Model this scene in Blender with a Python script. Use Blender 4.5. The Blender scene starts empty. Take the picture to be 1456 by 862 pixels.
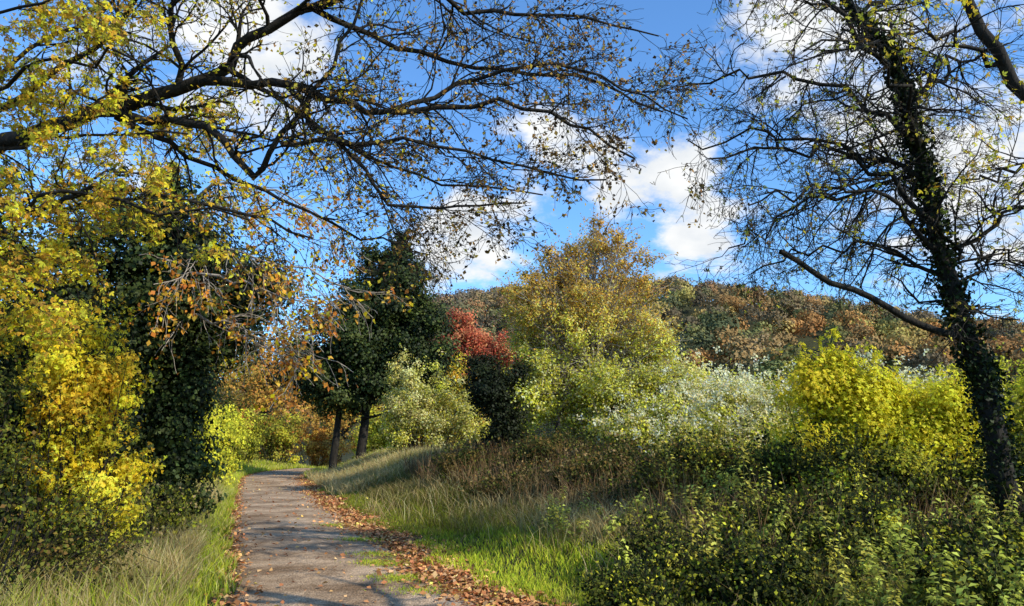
import bpy, math
import numpy as np
from mathutils import Vector
rng = np.random.default_rng(11)
sc = bpy.context.scene
COL = sc.collection
U = rng.uniform
EL, AZ = math.radians(33), math.radians(124)
SUN = np.array([math.sin(AZ) * math.cos(EL), math.cos(AZ) * math.cos(EL), math.sin(EL)])

# ------------------------------------------------------------------ helpers
def nrm(a):
    return a / (np.linalg.norm(a, axis=-1, keepdims=True) + 1e-9)

def sstep(t):
    t = np.clip(t, 0, 1)
    return t * t * (3 - 2 * t)

def build(name, V, quads=None, tris=None, col=None, mat=None, smooth=False, base=None, parent=None):
    V = np.asarray(V, dtype=np.float64).reshape(-1, 3)
    if base is not None:
        V = V - np.asarray(base)
    me = bpy.data.meshes.new(name)
    loops, starts = [], []
    off = 0
    if quads is not None and len(quads):
        q = np.asarray(quads, dtype=np.int32).reshape(-1, 4)
        loops.append(q.ravel()); starts.append(off + np.arange(len(q)) * 4); off += q.size
    if tris is not None and len(tris):
        t = np.asarray(tris, dtype=np.int32).reshape(-1, 3)
        loops.append(t.ravel()); starts.append(off + np.arange(len(t)) * 3); off += t.size
    loops = np.concatenate(loops); starts = np.concatenate(starts).astype(np.int32)
    me.vertices.add(len(V)); me.vertices.foreach_set("co", V.astype(np.float32).ravel())
    me.loops.add(len(loops)); me.loops.foreach_set("vertex_index", loops)
    me.polygons.add(len(starts)); me.polygons.foreach_set("loop_start", starts)
    if smooth:
        me.polygons.foreach_set("use_smooth", np.ones(len(starts), dtype=bool))
    me.update(calc_edges=True)
    if col is not None:
        a = me.color_attributes.new("Col", 'FLOAT_COLOR', 'POINT')
        c = np.ones((len(V), 4), dtype=np.float32); c[:, :3] = col
        a.data.foreach_set("color", c.ravel())
    if mat: me.materials.append(mat)
    ob = bpy.data.objects.new(name, me)
    COL.objects.link(ob)
    if parent is not None:
        ob.parent = parent
    elif base is not None:
        ob.location = base
    return ob

def thing(name, base, label, cat, group=None):
    e = bpy.data.objects.new(name, None)
    e.empty_display_size = 0.3
    e.location = base
    COL.objects.link(e)
    e["label"] = label; e["category"] = cat
    if group: e["group"] = group
    return e

# ------------------------------------------------------------------ terrain
HW = 1.25
def xc(y):
    y = np.clip(np.asarray(y, dtype=float), -20, 84)
    return 1.5 - .385 * y + .001 * y * y + .008 * np.clip(y - 39, 0, None) ** 2

def hw(y):
    return HW + .4 * sstep((np.asarray(y, dtype=float) - 20) / 25)

def bump(x, y):
    return (.05 * np.sin(x * 1.3 + 1.7 * np.sin(y * .6)) + .05 * np.sin(y * 1.1 + 2 * np.sin(x * .5)) + .02 * np.sin(3.1 * x + 2.3 * y))

def base_z(y):
    y = np.asarray(y, dtype=float)
    return -np.clip(.0045 * np.clip(y - 56, 0, None) ** 2, 0, 1.2)

def hgt(x, y):
    x = np.asarray(x, dtype=float); y = np.asarray(y, dtype=float)
    d = x - xc(y); w_ = hw(y) - HW
    Hr = np.interp(y, [-10, 0, 8, 15, 24, 40, 70], [.3, .3, .35, .7, 1.15, 1.25, .8])
    r = Hr * sstep((d - 1.8 - w_) / 4.6)
    l = .4 * sstep((-d - 1.6 - w_) / 3.0)
    off = sstep((np.abs(d) - 1.5 - w_) / 1.5)
    dip = -.06 * (1 - sstep((np.abs(d) - (hw(y) - .08)) / .2))
    rid = 58 + 3 * np.sin(x * .011 + .6) + 2.5 * np.sin(x * .035)
    rid = rid * (1 - .3 * sstep((x - 70) / 150)) * (1 - .5 * sstep((-x - 20) / 60))
    hill = rid * sstep((y - 90) / 240.)
    return base_z(y) + r + l + off * bump(x, y) + dip + hill

def road_z(x, y):
    d = x - xc(y)
    return base_z(y) + .035 - .02 * d * d / 2 + .008 * np.sin(x * 2.1 + y * .7)

# ------------------------------------------------------------------ materials
def newmat(name):
    m = bpy.data.materials.new(name); m.use_nodes = True
    nt = m.node_tree; nt.nodes.clear()
    out = nt.nodes.new("ShaderNodeOutputMaterial")
    return m, nt, out

def leaf_mat(name, transl=.35, rough=.5, spec=.3):
    m, nt, out = newmat(name)
    at = nt.nodes.new("ShaderNodeVertexColor"); at.layer_name = "Col"
    p = nt.nodes.new("ShaderNodeBsdfPrincipled")
    p.inputs["Roughness"].default_value = rough
    p.inputs["Specular IOR Level"].default_value = spec
    t = nt.nodes.new("ShaderNodeBsdfTranslucent")
    mx = nt.nodes.new("ShaderNodeMixShader"); mx.inputs[0].default_value = transl
    L = nt.links.new
    L(at.outputs[0], p.inputs["Base Color"]); L(at.outputs[0], t.inputs["Color"])
    L(p.outputs[0], mx.inputs[1]); L(t.outputs[0], mx.inputs[2]); L(mx.outputs[0], out.inputs[0])
    return m

def noise_mat(name, stops, scale=3, detail=8, rough=.9, bump_s=.3, bscale=30, stretch=None):
    m, nt, out = newmat(name)
    L = nt.links.new
    tc = nt.nodes.new("ShaderNodeTexCoord")
    mp = nt.nodes.new("ShaderNodeMapping")
    if stretch: mp.inputs["Scale"].default_value = stretch
    L(tc.outputs["Object"], mp.inputs[0])
    n = nt.nodes.new("ShaderNodeTexNoise"); n.inputs["Scale"].default_value = scale; n.inputs["Detail"].default_value = detail
    n.inputs["Roughness"].default_value = .65
    L(mp.outputs[0], n.inputs["Vector"])
    r = nt.nodes.new("ShaderNodeValToRGB")
    while len(r.color_ramp.elements) < len(stops): r.color_ramp.elements.new(.5)
    for e, (p_, c) in zip(r.color_ramp.elements, stops):
        e.position = p_; e.color = (*c, 1)
    L(n.outputs["Fac"], r.inputs[0])
    p = nt.nodes.new("ShaderNodeBsdfPrincipled"); p.inputs["Roughness"].default_value = rough
    p.inputs["Specular IOR Level"].default_value = .2
    L(r.outputs[0], p.inputs["Base Color"])
    n2 = nt.nodes.new("ShaderNodeTexNoise"); n2.inputs["Scale"].default_value = bscale; n2.inputs["Detail"].default_value = 5
    L(mp.outputs[0], n2.inputs["Vector"])
    b = nt.nodes.new("ShaderNodeBump"); b.inputs["Strength"].default_value = bump_s; b.inputs["Distance"].default_value = .03
    L(n2.outputs["Fac"], b.inputs["Height"]); L(b.outputs[0], p.inputs["Normal"])
    L(p.outputs[0], out.inputs[0])
    return m

M_leaf = leaf_mat("thin_leaf", .42, .6, .12)
M_dark = leaf_mat("glossy_ivy_leaf", .1, .55, .15)
M_grass = leaf_mat("grass_blade", .4, .6, .1)
M_dry = leaf_mat("dead_leaf", .1, .7, .15)
M_far = leaf_mat("distant_leaf", .1, .9, .05)
M_bark = noise_mat("dark_bark", [(.3, (.010, .008, .006)), (.55, (.026, .021, .016)), (.8, (.06, .05, .037))], 9, 8, .9, .8, 25, (1, 1, .3))
M_pale = noise_mat("pale_twig", [(.3, (.20, .16, .12)), (.7, (.46, .39, .31))], 9, 4, .8, .2)
M_ground = noise_mat("soil_and_turf", [(.3, (.022, .019, .010)), (.5, (.038, .040, .014)), (.7, (.08, .07, .03))], 1.4, 10, 1, .6, 12)

def road_mat():
    m, nt, out = newmat("worn_asphalt"); L = nt.links.new; N = nt.nodes.new
    tc = N("ShaderNodeTexCoord")
    def noise(s, d, ro=.6):
        n = N("ShaderNodeTexNoise"); n.inputs["Scale"].default_value = s; n.inputs["Detail"].default_value = d
        n.inputs["Roughness"].default_value = ro; L(tc.outputs["Object"], n.inputs["Vector"]); return n
    a = noise(.8, 10, .7); r = N("ShaderNodeValToRGB"); L(a.outputs["Fac"], r.inputs[0])
    el = r.color_ramp.elements; el[0].position = .38; el[0].color = (.24, .15, .085, 1); el[1].position = .62; el[1].color = (.64, .45, .29, 1)
    g = noise(60, 4, .8); r2 = N("ShaderNodeValToRGB"); L(g.outputs["Fac"], r2.inputs[0])
    el = r2.color_ramp.elements; el[0].position = .38; el[0].color = (.4, .38, .35, 1); el[1].position = .62; el[1].color = (1.4, 1.4, 1.4, 1)
    mx = N("ShaderNodeMix"); mx.data_type = 'RGBA'; mx.blend_type = 'MULTIPLY'; mx.inputs[0].default_value = 1
    L(r.outputs[0], mx.inputs[6]); L(r2.outputs[0], mx.inputs[7])
    v = N("ShaderNodeTexVoronoi"); v.inputs["Scale"].default_value = 45; L(tc.outputs["Object"], v.inputs["Vector"])
    p = N("ShaderNodeBsdfPrincipled"); p.inputs["Roughness"].default_value = .95; p.inputs["Specular IOR Level"].default_value = .1
    L(mx.outputs[2], p.inputs["Base Color"])
    b = N("ShaderNodeBump"); b.inputs["Strength"].default_value = .8; b.inputs["Distance"].default_value = .012
    L(v.outputs["Distance"], b.inputs["Height"])
    b2 = N("ShaderNodeBump"); b2.inputs["Strength"].default_value = .8; b2.inputs["Distance"].default_value = .06
    n3 = noise(5, 6); L(n3.outputs["Fac"], b2.inputs["Height"]); L(b.outputs[0], b2.inputs["Normal"])
    L(b2.outputs[0], p.inputs["Normal"]); L(p.outputs[0], out.inputs[0])
    return m
M_road = road_mat()

# ------------------------------------------------------------------ geometry kit
def spline(pts, K):
    pts = np.asarray(pts, dtype=float)
    p = np.vstack([2 * pts[0] - pts[1], pts, 2 * pts[-1] - pts[-2]])
    n = len(pts) - 1
    out = []
    for t in np.linspace(0, n, K):
        i = min(int(t), n - 1); f = t - i
        a, b, c, d = p[i], p[i + 1], p[i + 2], p[i + 3]
        out.append(.5 * ((2 * b) + (-a + c) * f + (2 * a - 5 * b + 4 * c - d) * f * f + (-a + 3 * b - 3 * c + d) * f ** 3))
    return np.array(out)

def limb(pts, r0, r1, K=14, jit=.03):
    P = spline(pts, K)
    P[1:-1] += rng.normal(0, jit, (K - 2, 3))
    R = r0 + (r1 - r0) * np.linspace(0, 1, K) ** .8
    return P[None], R[None]

def tubes(P, R, sides=5):
    N, K, _ = P.shape
    T = np.empty_like(P)
    T[:, 1:-1] = P[:, 2:] - P[:, :-2]; T[:, 0] = P[:, 1] - P[:, 0]; T[:, -1] = P[:, -1] - P[:, -2]
    T = nrm(T)
    ref = rng.normal(size=(N, 1, 3)); ref = np.repeat(ref, K, 1)
    mt = nrm(T.mean(1, keepdims=True))
    ref = nrm(ref - (ref * mt).sum(-1, keepdims=True) * mt)
    u = nrm(ref - (ref * T).sum(-1, keepdims=True) * T); v = np.cross(T, u)
    a = np.arange(sides) * 2 * np.pi / sides
    ring = u[:, :, None] * np.cos(a)[None, None, :, None] + v[:, :, None] * np.sin(a)[None, None, :, None]
    V = P[:, :, None] + ring * R[:, :, None, None]
    idx = np.arange(N * K * sides).reshape(N, K, sides)
    q = np.stack([idx[:, :-1], np.roll(idx[:, :-1], -1, 2), np.roll(idx[:, 1:], -1, 2), idx[:, 1:]], -1)
    return V.reshape(-1, 3), q.reshape(-1, 4)

def join(parts):
    Vs, Fs, off = [], [], 0
    for V, F in parts:
        Vs.append(V); Fs.append(F + off); off += len(V)
    return np.vstack(Vs), np.vstack(Fs)

def grow(P, R, n, length, K=6, ang=(.5, 1.2), wob=.18, up=0., rs=.6, tmin=.15, r_end=.3, rmin=.002):
    N, KK, _ = P.shape
    idx = np.repeat(np.arange(N), n)
    tt = U(tmin, 1, N * n)
    t = tt * (KK - 1); i = np.minimum(t.astype(int), KK - 2); f = (t - i)[:, None]
    S = P[idx, i] * (1 - f) + P[idx, i + 1] * f
    T = nrm(P[idx, i + 1] - P[idx, i])
    r0 = (R[idx, i] * (1 - f[:, 0]) + R[idx, i + 1] * f[:, 0]) * rs
    q = rng.normal(size=T.shape); q = nrm(q - (q * T).sum(-1, keepdims=True) * T)
    a = U(ang[0], ang[1], len(idx))[:, None]
    D = nrm(np.cos(a) * T + np.sin(a) * q + np.array([0, 0, up]))
    L = length * U(.45, 1.25, len(idx)) * (1 - .35 * tt)
    Q = np.empty((len(idx), K, 3)); Q[:, 0] = S
    for k in range(1, K):
        D = nrm(D + rng.normal(0, wob, D.shape) + np.array([0, 0, up * .15]))
        Q[:, k] = Q[:, k - 1] + D * (L / (K - 1))[:, None]
    RR = np.maximum(r0[:, None] * np.linspace(1, r_end, K)[None], rmin)
    return Q, RR

def cat_branches(Ps, K=10):
    PP, RR = [], []
    for P, R in Ps:
        k = P.shape[1]; t = np.linspace(0, k - 1, K)
        for p, r in zip(P, R):
            PP.append(np.stack([np.interp(t, np.arange(k), p[:, c]) for c in range(3)], -1))
            RR.append(np.interp(t, np.arange(k), r))
    return np.array(PP), np.array(RR)

def on_twigs(P, n, off=.03, tmin=.3):
    N, K, _ = P.shape
    idx = rng.integers(0, N, n); t = U(tmin, 1, n) * (K - 1)
    i = np.minimum(t.astype(int), K - 2); f = (t - i)[:, None]
    return P[idx, i] * (1 - f) + P[idx, i + 1] * f + rng.normal(0, off, (n, 3))

def pal(palette, n, weights=None, cid=None, jit=.2):
    palette = np.array(palette, dtype=float)
    w = None if weights is None else np.array(weights) / np.sum(weights)
    c = palette[rng.choice(len(palette), n, p=w)]
    if cid is not None:
        m = cid.max() + 1
        cc = palette[rng.choice(len(palette), m, p=w)] * U(.55, 1.3, (m, 1))
        c = .4 * c + .6 * cc[cid]
    c = c * (1 + rng.normal(0, jit, (n, 1))) * (1 + rng.normal(0, .05, (n, 3)))
    return np.clip(c, .004, .9)

def leaves(P, size, colr, kind='oval', droop=0., flat=0., wid=.36, N=None, nj=.42, sunward=.45):
    # leaf blades lean toward the light, as real ones do
    n = len(P)
    size = size * U(.6, 1.3, n)[:, None]
    if N is None and not flat:
        N = nrm(rng.normal(size=(n, 3))); nj = .2
    if N is not None:
        nn = nrm(N + rng.normal(0, nj, (n, 3)) + sunward * SUN)
        a = rng.normal(size=(n, 3)); a[:, 2] -= droop
        a = nrm(a - (a * nn).sum(-1, keepdims=True) * nn); s = np.cross(nn, a)
    else:
        a = rng.normal(size=(n, 3)); a[:, 2] *= (1 - flat)
        a = nrm(a)
        g = rng.normal(size=(n, 3)); g[:, 2] += 3 * flat + .5
        s = nrm(np.cross(g, a)); nn = np.cross(a, s)
    if kind == 'oval':
        V = np.stack([P, P + size * (.5 * a + wid * s + .08 * nn), P + size * (a - .12 * nn), P + size * (.5 * a - wid * s + .08 * nn)], 1)
        q = np.arange(4 * n).reshape(n, 4)
        return V.reshape(-1, 3), q, np.repeat(colr, 4, 0)
    Vs = []
    for ang, l in ((0, 1.), (.95, .8), (-.95, .8)):
        b = a * math.cos(ang) + s * math.sin(ang); t = -a * math.sin(ang) + s * math.cos(ang)
        k = abs(ang) * .06
        Vs.append(np.stack([P, P + size * l * (.6 * b + .24 * t + k * nn), P + size * l * (b - .1 * nn), P + size * l * (.6 * b - .24 * t + k * nn)], 1))
    V = np.stack(Vs, 1)
    q = np.arange(12 * n).reshape(n * 3, 4)
    return V.reshape(-1, 3), q, np.repeat(colr, 12, 0)

def clumps(specs, per, spread=.45, shell=.45):
    C, CR, CN = [], [], []
    for c, r, n, cr in specs:
        d = nrm(rng.normal(size=(n, 3)))
        CN.append(d.copy())
        d = d * (U(0, 1, (n, 1)) ** shell) * U(.8, 1.18, (n, 1))
        C.append(np.array(c) + d * np.array(r)); CR.append(cr * U(.5, 1.35, n))
    C = np.vstack(C); CR = np.concatenate(CR); CN = np.vstack(CN)
    w = CR ** 2; w /= w.sum()
    n = per * len(C)
    cid = rng.choice(len(C), n, p=w)
    d = rng.normal(size=(n, 3)) * spread; d[:, 2] *= .75
    N = nrm(nrm(d) + .5 * CN[cid] + np.array([0, 0, .25]))
    return C[cid] + d * CR[cid, None], cid, C, N

def ribs(base, top, C, r0, K=8, frac=(.25, .9), wob=.1):
    n = len(C); base = np.array(base, float); top = np.array(top, float)
    f = U(frac[0], frac[1], n)[:, None]
    f = np.minimum(f, np.clip((C[:, 2:3] - base[2]) / max(top[2] - base[2], .1), .03, .95))
    S = base + (top - base) * f
    t = np.linspace(0, 1, K)[None, :, None]
    M = (S + C) / 2 + np.array([0, 0, 1]) * (np.linalg.norm(C - S, axis=1)[:, None] * .1)
    P = (1 - t) ** 2 * S[:, None] + 2 * t * (1 - t) * M[:, None] + t * t * C[:, None]
    P[:, 1:] += rng.normal(0, wob, (n, K - 1, 3)) * .5
    R = r0 * (1 - t[..., 0] * .8) * (1.1 - f)
    return P, R

def add_branches(parent, base, name, batches, mat, sides=5):
    V, F = join([tubes(P, R, s) for P, R, s in batches])
    return build(name, V, F, mat=mat, smooth=True, base=base, parent=parent)

def add_leaves(parent, base, name, P, size, col, mat=None, **k):
    V, F, c = leaves(P, size, col, **k)
    return build(name, V, F, col=c, mat=mat or M_leaf, base=base, parent=parent)

def clump_tree(name, label, cat, base, top, r0, specs, per, lsize, palette, weights=None, mat=None, group=None, branchmat=None,
               colfun=None, trunks=None, twig_n=4, twig_len=.8, shoots=.15, tw_rmin=.004, **k):
    base = np.array(base, float)
    e = thing(name, base, label, cat, group)
    P, cid, C, N = clumps(specs, per)
    col = pal(palette, len(P), weights, cid)
    if colfun is not None: col = colfun(P, col, cid)
    tr = []
    for tb, tt, rr in (trunks or [(base, top, r0)]):
        tb = np.array(tb, float); tt = np.array(tt, float)
        tP, tR = limb([tb - [0, 0, .3], tb + (tt - tb) * .35 + rng.normal(0, .08, 3), tb + (tt - tb) * .7 + rng.normal(0, .1, 3), tt], rr, rr * .25, 12)
        tr.append((tP, tR, 9))
    bP, bR = ribs(base, top, C, r0 * .35)
    sP, sR = grow(bP, bR, twig_n, twig_len, K=4, rs=.5, rmin=tw_rmin, tmin=.5, up=.2)
    ns = int(len(P) * shoots)
    Pt = on_twigs(sP, ns, lsize * .6, .4)
    P = np.vstack([P, Pt]); N = np.vstack([N, nrm(rng.normal(size=(ns, 3)) + [0, 0, .5])])
    cs = pal(palette, ns, weights)
    col = np.vstack([col, cs if colfun is None else colfun(Pt, cs, None)])
    add_leaves(e, base, "crown", P, lsize, col, mat, N=N, **k)
    add_branches(e, base, "trunk", tr, branchmat or M_bark)
    add_branches(e, base, "branches", [(bP, bR, 4), (sP, sR, 3)], branchmat or M_bark)
    return e

# palettes (linear)
YEL = [(.90, .62, .02), (.90, .72, .04), (.68, .38, .03), (.66, .58, .05), (.9, .76, .07)]
YGR = [(.76, .70, .05), (.62, .60, .05), (.88, .80, .07), (.24, .27, .03)]
DGR = [(.016, .026, .005), (.032, .046, .009), (.008, .014, .004), (.052, .066, .014)]  # ivy greens, deepened so the colour also stands in for shade
OLV = [(.15, .165, .024), (.28, .28, .045), (.065, .078, .014), (.42, .37, .07)]  # olive leaf greens, lowered to put shade contrast into the colour
BRN = [(.50, .26, .05), (.66, .36, .07), (.26, .155, .04), (.66, .46, .09)]
ORG = [(.80, .30, .04), (.86, .40, .06), (.58, .21, .04), (.76, .48, .07)]
RED = [(.60, .13, .065), (.68, .21, .10), (.44, .09, .05), (.70, .34, .14)]
PALE = [(.78, .64, .18), (.88, .76, .32), (.48, .44, .08), (.88, .80, .42)]

# ------------------------------------------------------------------ ground
def axis(lo, hi, n, c, p):
    t = np.linspace(-1, 1, n)
    s = np.sign(t) * np.abs(t) ** p
    return np.where(s < 0, c + s * (c - lo), c + s * (hi - c))
gx = axis(-420, 520, 420, -1, 3.2)
gy = np.concatenate([np.linspace(-30, 40, 240), np.linspace(40.5, 120, 90), np.linspace(123, 420, 70), [600, 900, 1500]])
X, Y = np.meshgrid(gx, gy)
Z = hgt(X, Y)
nx, ny = len(gx), len(gy)
idx = np.arange(nx * ny).reshape(ny, nx)
q = np.stack([idx[:-1, :-1], idx[:-1, 1:], idx[1:, 1:], idx[1:, :-1]], -1).reshape(-1, 4)
g = build("ground", np.stack([X, Y, Z], -1), q, mat=M_ground, smooth=True)
g["kind"] = "structure"; g["label"] = "rough grassy ground rising to a wooded hillside"; g["category"] = "ground"

ys = np.linspace(-12, 84, 700)
ts = np.linspace(-1, 1, 17)
wl = hw(ys) + .02 + .07 * np.sin(ys * 1.7) + .05 * np.sin(ys * 4.3 + 1) + .03 * np.sin(ys * 9.1)
wr = hw(ys) + .05 + .06 * np.sin(ys * 1.3 + 2) + .05 * np.sin(ys * 3.7) + .03 * np.sin(ys * 8.3)
D = np.where(ts[None] < 0, ts[None] * wl[:, None], ts[None] * wr[:, None])
RX = xc(ys)[:, None] + D; RY = np.repeat(ys[:, None], 17, 1)
RZ = road_z(RX, RY); RZ[:, 0] -= .05; RZ[:, -1] -= .05
idx = np.arange(700 * 17).reshape(700, 17)
q = np.stack([idx[:-1, :-1], idx[:-1, 1:], idx[1:, 1:], idx[1:, :-1]], -1).reshape(-1, 4)
r = build("road", np.stack([RX, RY, RZ], -1), q, mat=M_road, smooth=True)
r["kind"] = "structure"; r["label"] = "narrow worn asphalt country lane edged with fallen leaves"; r["category"] = "road"

# ------------------------------------------------------------------ grass
def blades(x, y, h, w, c0, c1, lean=.35, zf=hgt):
    n = len(x)
    B = np.stack([x, y, zf(x, y) - .01], -1)
    a = math.atan2(SUN[1], SUN[0]) + math.pi / 2 + rng.normal(0, .9, n)
    s = np.stack([np.cos(a), np.sin(a), 0 * a], -1)
    l = rng.normal(0, lean, (n, 2)) * h[:, None]
    M = B + np.stack([l[:, 0] * .35, l[:, 1] * .35, h * .6], -1)
    T = B + np.stack([l[:, 0], l[:, 1], h * (1 - .2 * np.abs(l[:, 0]))], -1)
    w = w[:, None] / 2
    V = np.stack([B - s * w, B + s * w, M + s * w * .8, M - s * w * .8, T], 1).reshape(-1, 3)
    i = np.arange(n)[:, None] * 5
    q = i + np.array([[0, 1, 2, 3]]); t = i + np.array([[3, 2, 4]])
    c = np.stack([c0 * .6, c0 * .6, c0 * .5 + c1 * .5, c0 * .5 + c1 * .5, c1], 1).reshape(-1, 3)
    return V, q, t, c

def cover(name, label, lst, cat="grass"):
    Vs, qs, tsr, cs, off = [], [], [], [], 0
    for V, q, t, c in lst:
        Vs.append(V); qs.append(q + off); tsr.append(t + off); cs.append(c); off += len(V)
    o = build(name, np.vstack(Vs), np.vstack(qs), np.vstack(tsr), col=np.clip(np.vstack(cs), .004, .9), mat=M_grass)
    o["kind"] = "stuff"; o["label"] = label; o["category"] = cat
    return o

def verge_pts(n, y0, y1, d0, d1, pw=1.6):
    y = y0 + (y1 - y0) * U(0, 1, n) ** pw
    d = U(0, 1, n) * (d1 - d0) + d0
    d = d + np.sign(d) * (hw(y) - HW)
    return xc(y) + d, y, d

G1 = [(.44, .55, .032), (.58, .68, .04), (.27, .36, .028), (.72, .67, .07)]
STR = [(.62, .45, .19), (.76, .59, .29), (.43, .30, .12), (.34, .28, .075)]
def edgy(x, y, d, d0, amp=.35):
    e_ = d0 + hw(y) - HW + amp * np.sin(y * 1.1 + 1.3 * np.sin(y * .37)) + .15 * np.sin(y * 3.3)
    k = np.abs(d) > e_
    return x[k], y[k], d[k]
lst = []
x, y, d = edgy(*verge_pts(95000, 3, 50, 1.4, 4.6), 1.75, .22); s = 1 + y / 25
sunlit_lime = np.exp(-((y - 10.5) / 2.4) ** 2)
sun_gain = .12 + .9 * sunlit_lime + .3 * np.exp(-((y - 32) / 7) ** 2)  # painted sunlight: blades brightened where the verge lies in sun
dry = (U(0, 1, len(x)) < np.clip(.34 + .12 * (d - 1.8) - .44 * sunlit_lime, .02, .75))[:, None]
c0 = pal(G1, len(x)) * (.45 + .5 * sun_gain[:, None]); c1 = np.where(dry, pal(STR, len(x)), pal(G1, len(x)) * 1.25) * (.4 + .65 * sun_gain[:, None])
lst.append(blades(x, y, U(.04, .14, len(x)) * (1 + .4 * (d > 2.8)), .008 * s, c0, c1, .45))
x, y, d = edgy(*verge_pts(52000, 3, 50, -3.4, -1.2), 1.38, .12); s = 1 + y / 25
lst.append(blades(x, y, U(.05, .26, len(x)), .009 * s, pal(G1, len(x)) * .8, pal(G1 + STR[:2], len(x)) * .85, .45))
x, y, d = verge_pts(24000, 40, 84, 1.3, 9, 1); lst.append(blades(x, y, U(.1, .45, len(x)), np.full(len(x), .04), pal(G1, len(x)), pal(G1 + STR, len(x))))
x, y, d = verge_pts(20000, 35, 84, -7, -1.25, 1); lst.append(blades(x, y, U(.1, .4, len(x)), np.full(len(x), .04), pal(G1, len(x)), pal(G1 + STR, len(x))))
for tx, ty, m_ in ((-1.75, 10.9, 1.3), (-1.3, 9.7, 1.3), (-2.6, 13.6, .8), (-2.0, 11.8, .7), (-1.0, 8.9, .5), (-3.5, 16, .7)):
    n = int(800 * m_)
    x = tx + rng.normal(0, .2, n); y = ty + rng.normal(0, .15, n)
    lst.append(blades(x, y, U(.02, .06, n), np.full(n, .009), pal(G1, n), pal(G1 + STR[:1], n), .7, zf=road_z))
cover("verge_grass", "short green grass on the lane verges", lst)

lst = []
x, y, d = verge_pts(80000, 5, 45, 2.6, 9.0, 1.15)
k = (d > 3.9) | (y > 13.0) | (U(0, 1, len(x)) < .1); x, y, d = x[k], y[k], d[k]
patch = np.sin(x * .9 + 1.3 * np.sin(y * .5)) + np.sin(y * .7 + x * .3) + rng.normal(0, .5, len(x))
keep = patch > -1.2; x, y, d, patch = x[keep], y[keep], d[keep], patch[keep]; s = 1 + y / 22
bank_shade = np.interp(y, [8, 13, 16, 26, 32], [.9, .75, .5, .5, 1.0])[:, None]  # shade on the upper bank painted into the blade colours
c1 = np.where((patch > -.2)[:, None], pal(STR, len(x)), pal(G1 + STR[2:], len(x)) * .8) * bank_shade
lst.append(blades(x, y, U(.10, .42, len(x)), .007 * s, pal(G1 + STR[2:], len(x)) * .6 * bank_shade, c1, .6))
x, y, d = verge_pts(26000, 4, 34, -5.2, -1.8, 1.3); s = 1 + y / 22
lst.append(blades(x, y, U(.2, .55, len(x)), .007 * s, pal(G1 + STR, len(x)) * .7, pal(STR + G1[:1], len(x)) * .9, .45))
for cx_, cy_, n, sp in ((1.5, 11.3, 1600, .45), (1.1, 12.8, 1000, .5), (-.1, 16.0, 900, .7), (-4.6, 27, 2500, 1.5), (-6.5, 33, 4000, 1.4), (-8.3, 38, 3500, 1.4), (-4.6, 11.0, 1600, .45), (-3.8, 8.8, 900, .3), (-8.4, 21, 2000, .6), (2.0, 9.2, 900, .4), (1.9, 14, 900, .8), (-1.2, 19, 1200, 1.2)):
    x = cx_ + rng.normal(0, sp, n); y = cy_ + rng.normal(0, sp, n)
    k = np.abs(x - xc(y)) > 1.75; x, y = x[k], y[k]
    lst.append(blades(x, y, U(.2, .6, len(x)), .006 * (1 + y / 22), pal(STR, len(x)) * .8, np.clip(pal(STR[:3], len(x)) * 1.2, 0, .85), .6))
x, y, d = verge_pts(8000, 8, 26, 4.0, 9.0, 1.0)
lst.append(blades(x, y, U(.4, 1.0, len(x)), .009 * (1 + y / 22), pal([(.10, .06, .03), (.2, .13, .06)], len(x)), pal([(.30, .17, .07), (.10, .06, .03), (.5, .33, .15)], len(x)), .25))
cover("tall_grass", "tall straw-coloured dead grass and seed stems on the bank", lst)

# leaf litter
n = 34000
y = 4 + 50 * U(0, 1, n) ** 1.7
side = U(0, 1, n)
d = np.where(side < .74, 1.52 + rng.normal(0, .27, n) + .12 * np.sin(y * 1.1), np.where(side < .84, -1.27 + rng.normal(0, .12, n), U(-1.3, 1.3, n)))
k = (side < .84) | (U(0, 1, n) < .18); y, d = y[k], d[k]
d = d * hw(y) / HW
x = xc(y) + d
z = np.where(np.abs(d) < hw(y) - .02, road_z(x, y), np.maximum(hgt(x, y), road_z(x, y) - .03)) + .012 + np.abs(rng.normal(0, .015, len(x)))
V, F, c = leaves(np.stack([x, y, z], -1), .075, pal([(.52, .21, .08), (.64, .31, .12), (.36, .15, .06), (.76, .46, .20), (.78, .54, .12)], len(x), [3, 3, 2.5, 1.5, .6]), flat=.7)
o = build("fallen_leaves", V, F, col=c, mat=M_dry); o["kind"] = "stuff"; o["label"] = "copper fallen leaves drifted along the lane edges"; o["category"] = "leaves"

# ------------------------------------------------------------------ far wooded hillside
n = 1150
tx = U(-70, 260, n); ty = 118 + 218 * U(0, 1, n) ** .75
tz = hgt(tx, ty)
farp = np.array([(.36, .22, .08), (.52, .26, .08), (.22, .21, .065), (.50, .34, .10), (.18, .135, .075), (.56, .25, .075), (.21, .235, .07), (.29, .20, .10), (.54, .44, .11), (.10, .12, .05)])
ci = rng.choice(10, n, p=[.15, .13, .12, .09, .14, .08, .10, .10, .03, .06])
tc_ = farp[ci] * U(.7, 1.12, (n, 1))
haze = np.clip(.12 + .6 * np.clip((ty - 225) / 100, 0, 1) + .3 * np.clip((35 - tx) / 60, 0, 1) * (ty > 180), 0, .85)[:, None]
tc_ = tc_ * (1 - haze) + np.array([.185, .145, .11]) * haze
pc = 360
R_ = U(3.6, 6.8, n)
nc = 9
cdir = nrm(rng.normal(size=(n, nc, 3)))
cc = cdir * R_[:, None, None] * .54
cc[..., 2] = np.abs(cc[..., 2]) * 1.2 + R_[:, None] * .5
ctr = np.stack([tx, ty, tz], -1)[:, None] + cc
pid = rng.integers(0, nc, (n, pc))
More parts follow.
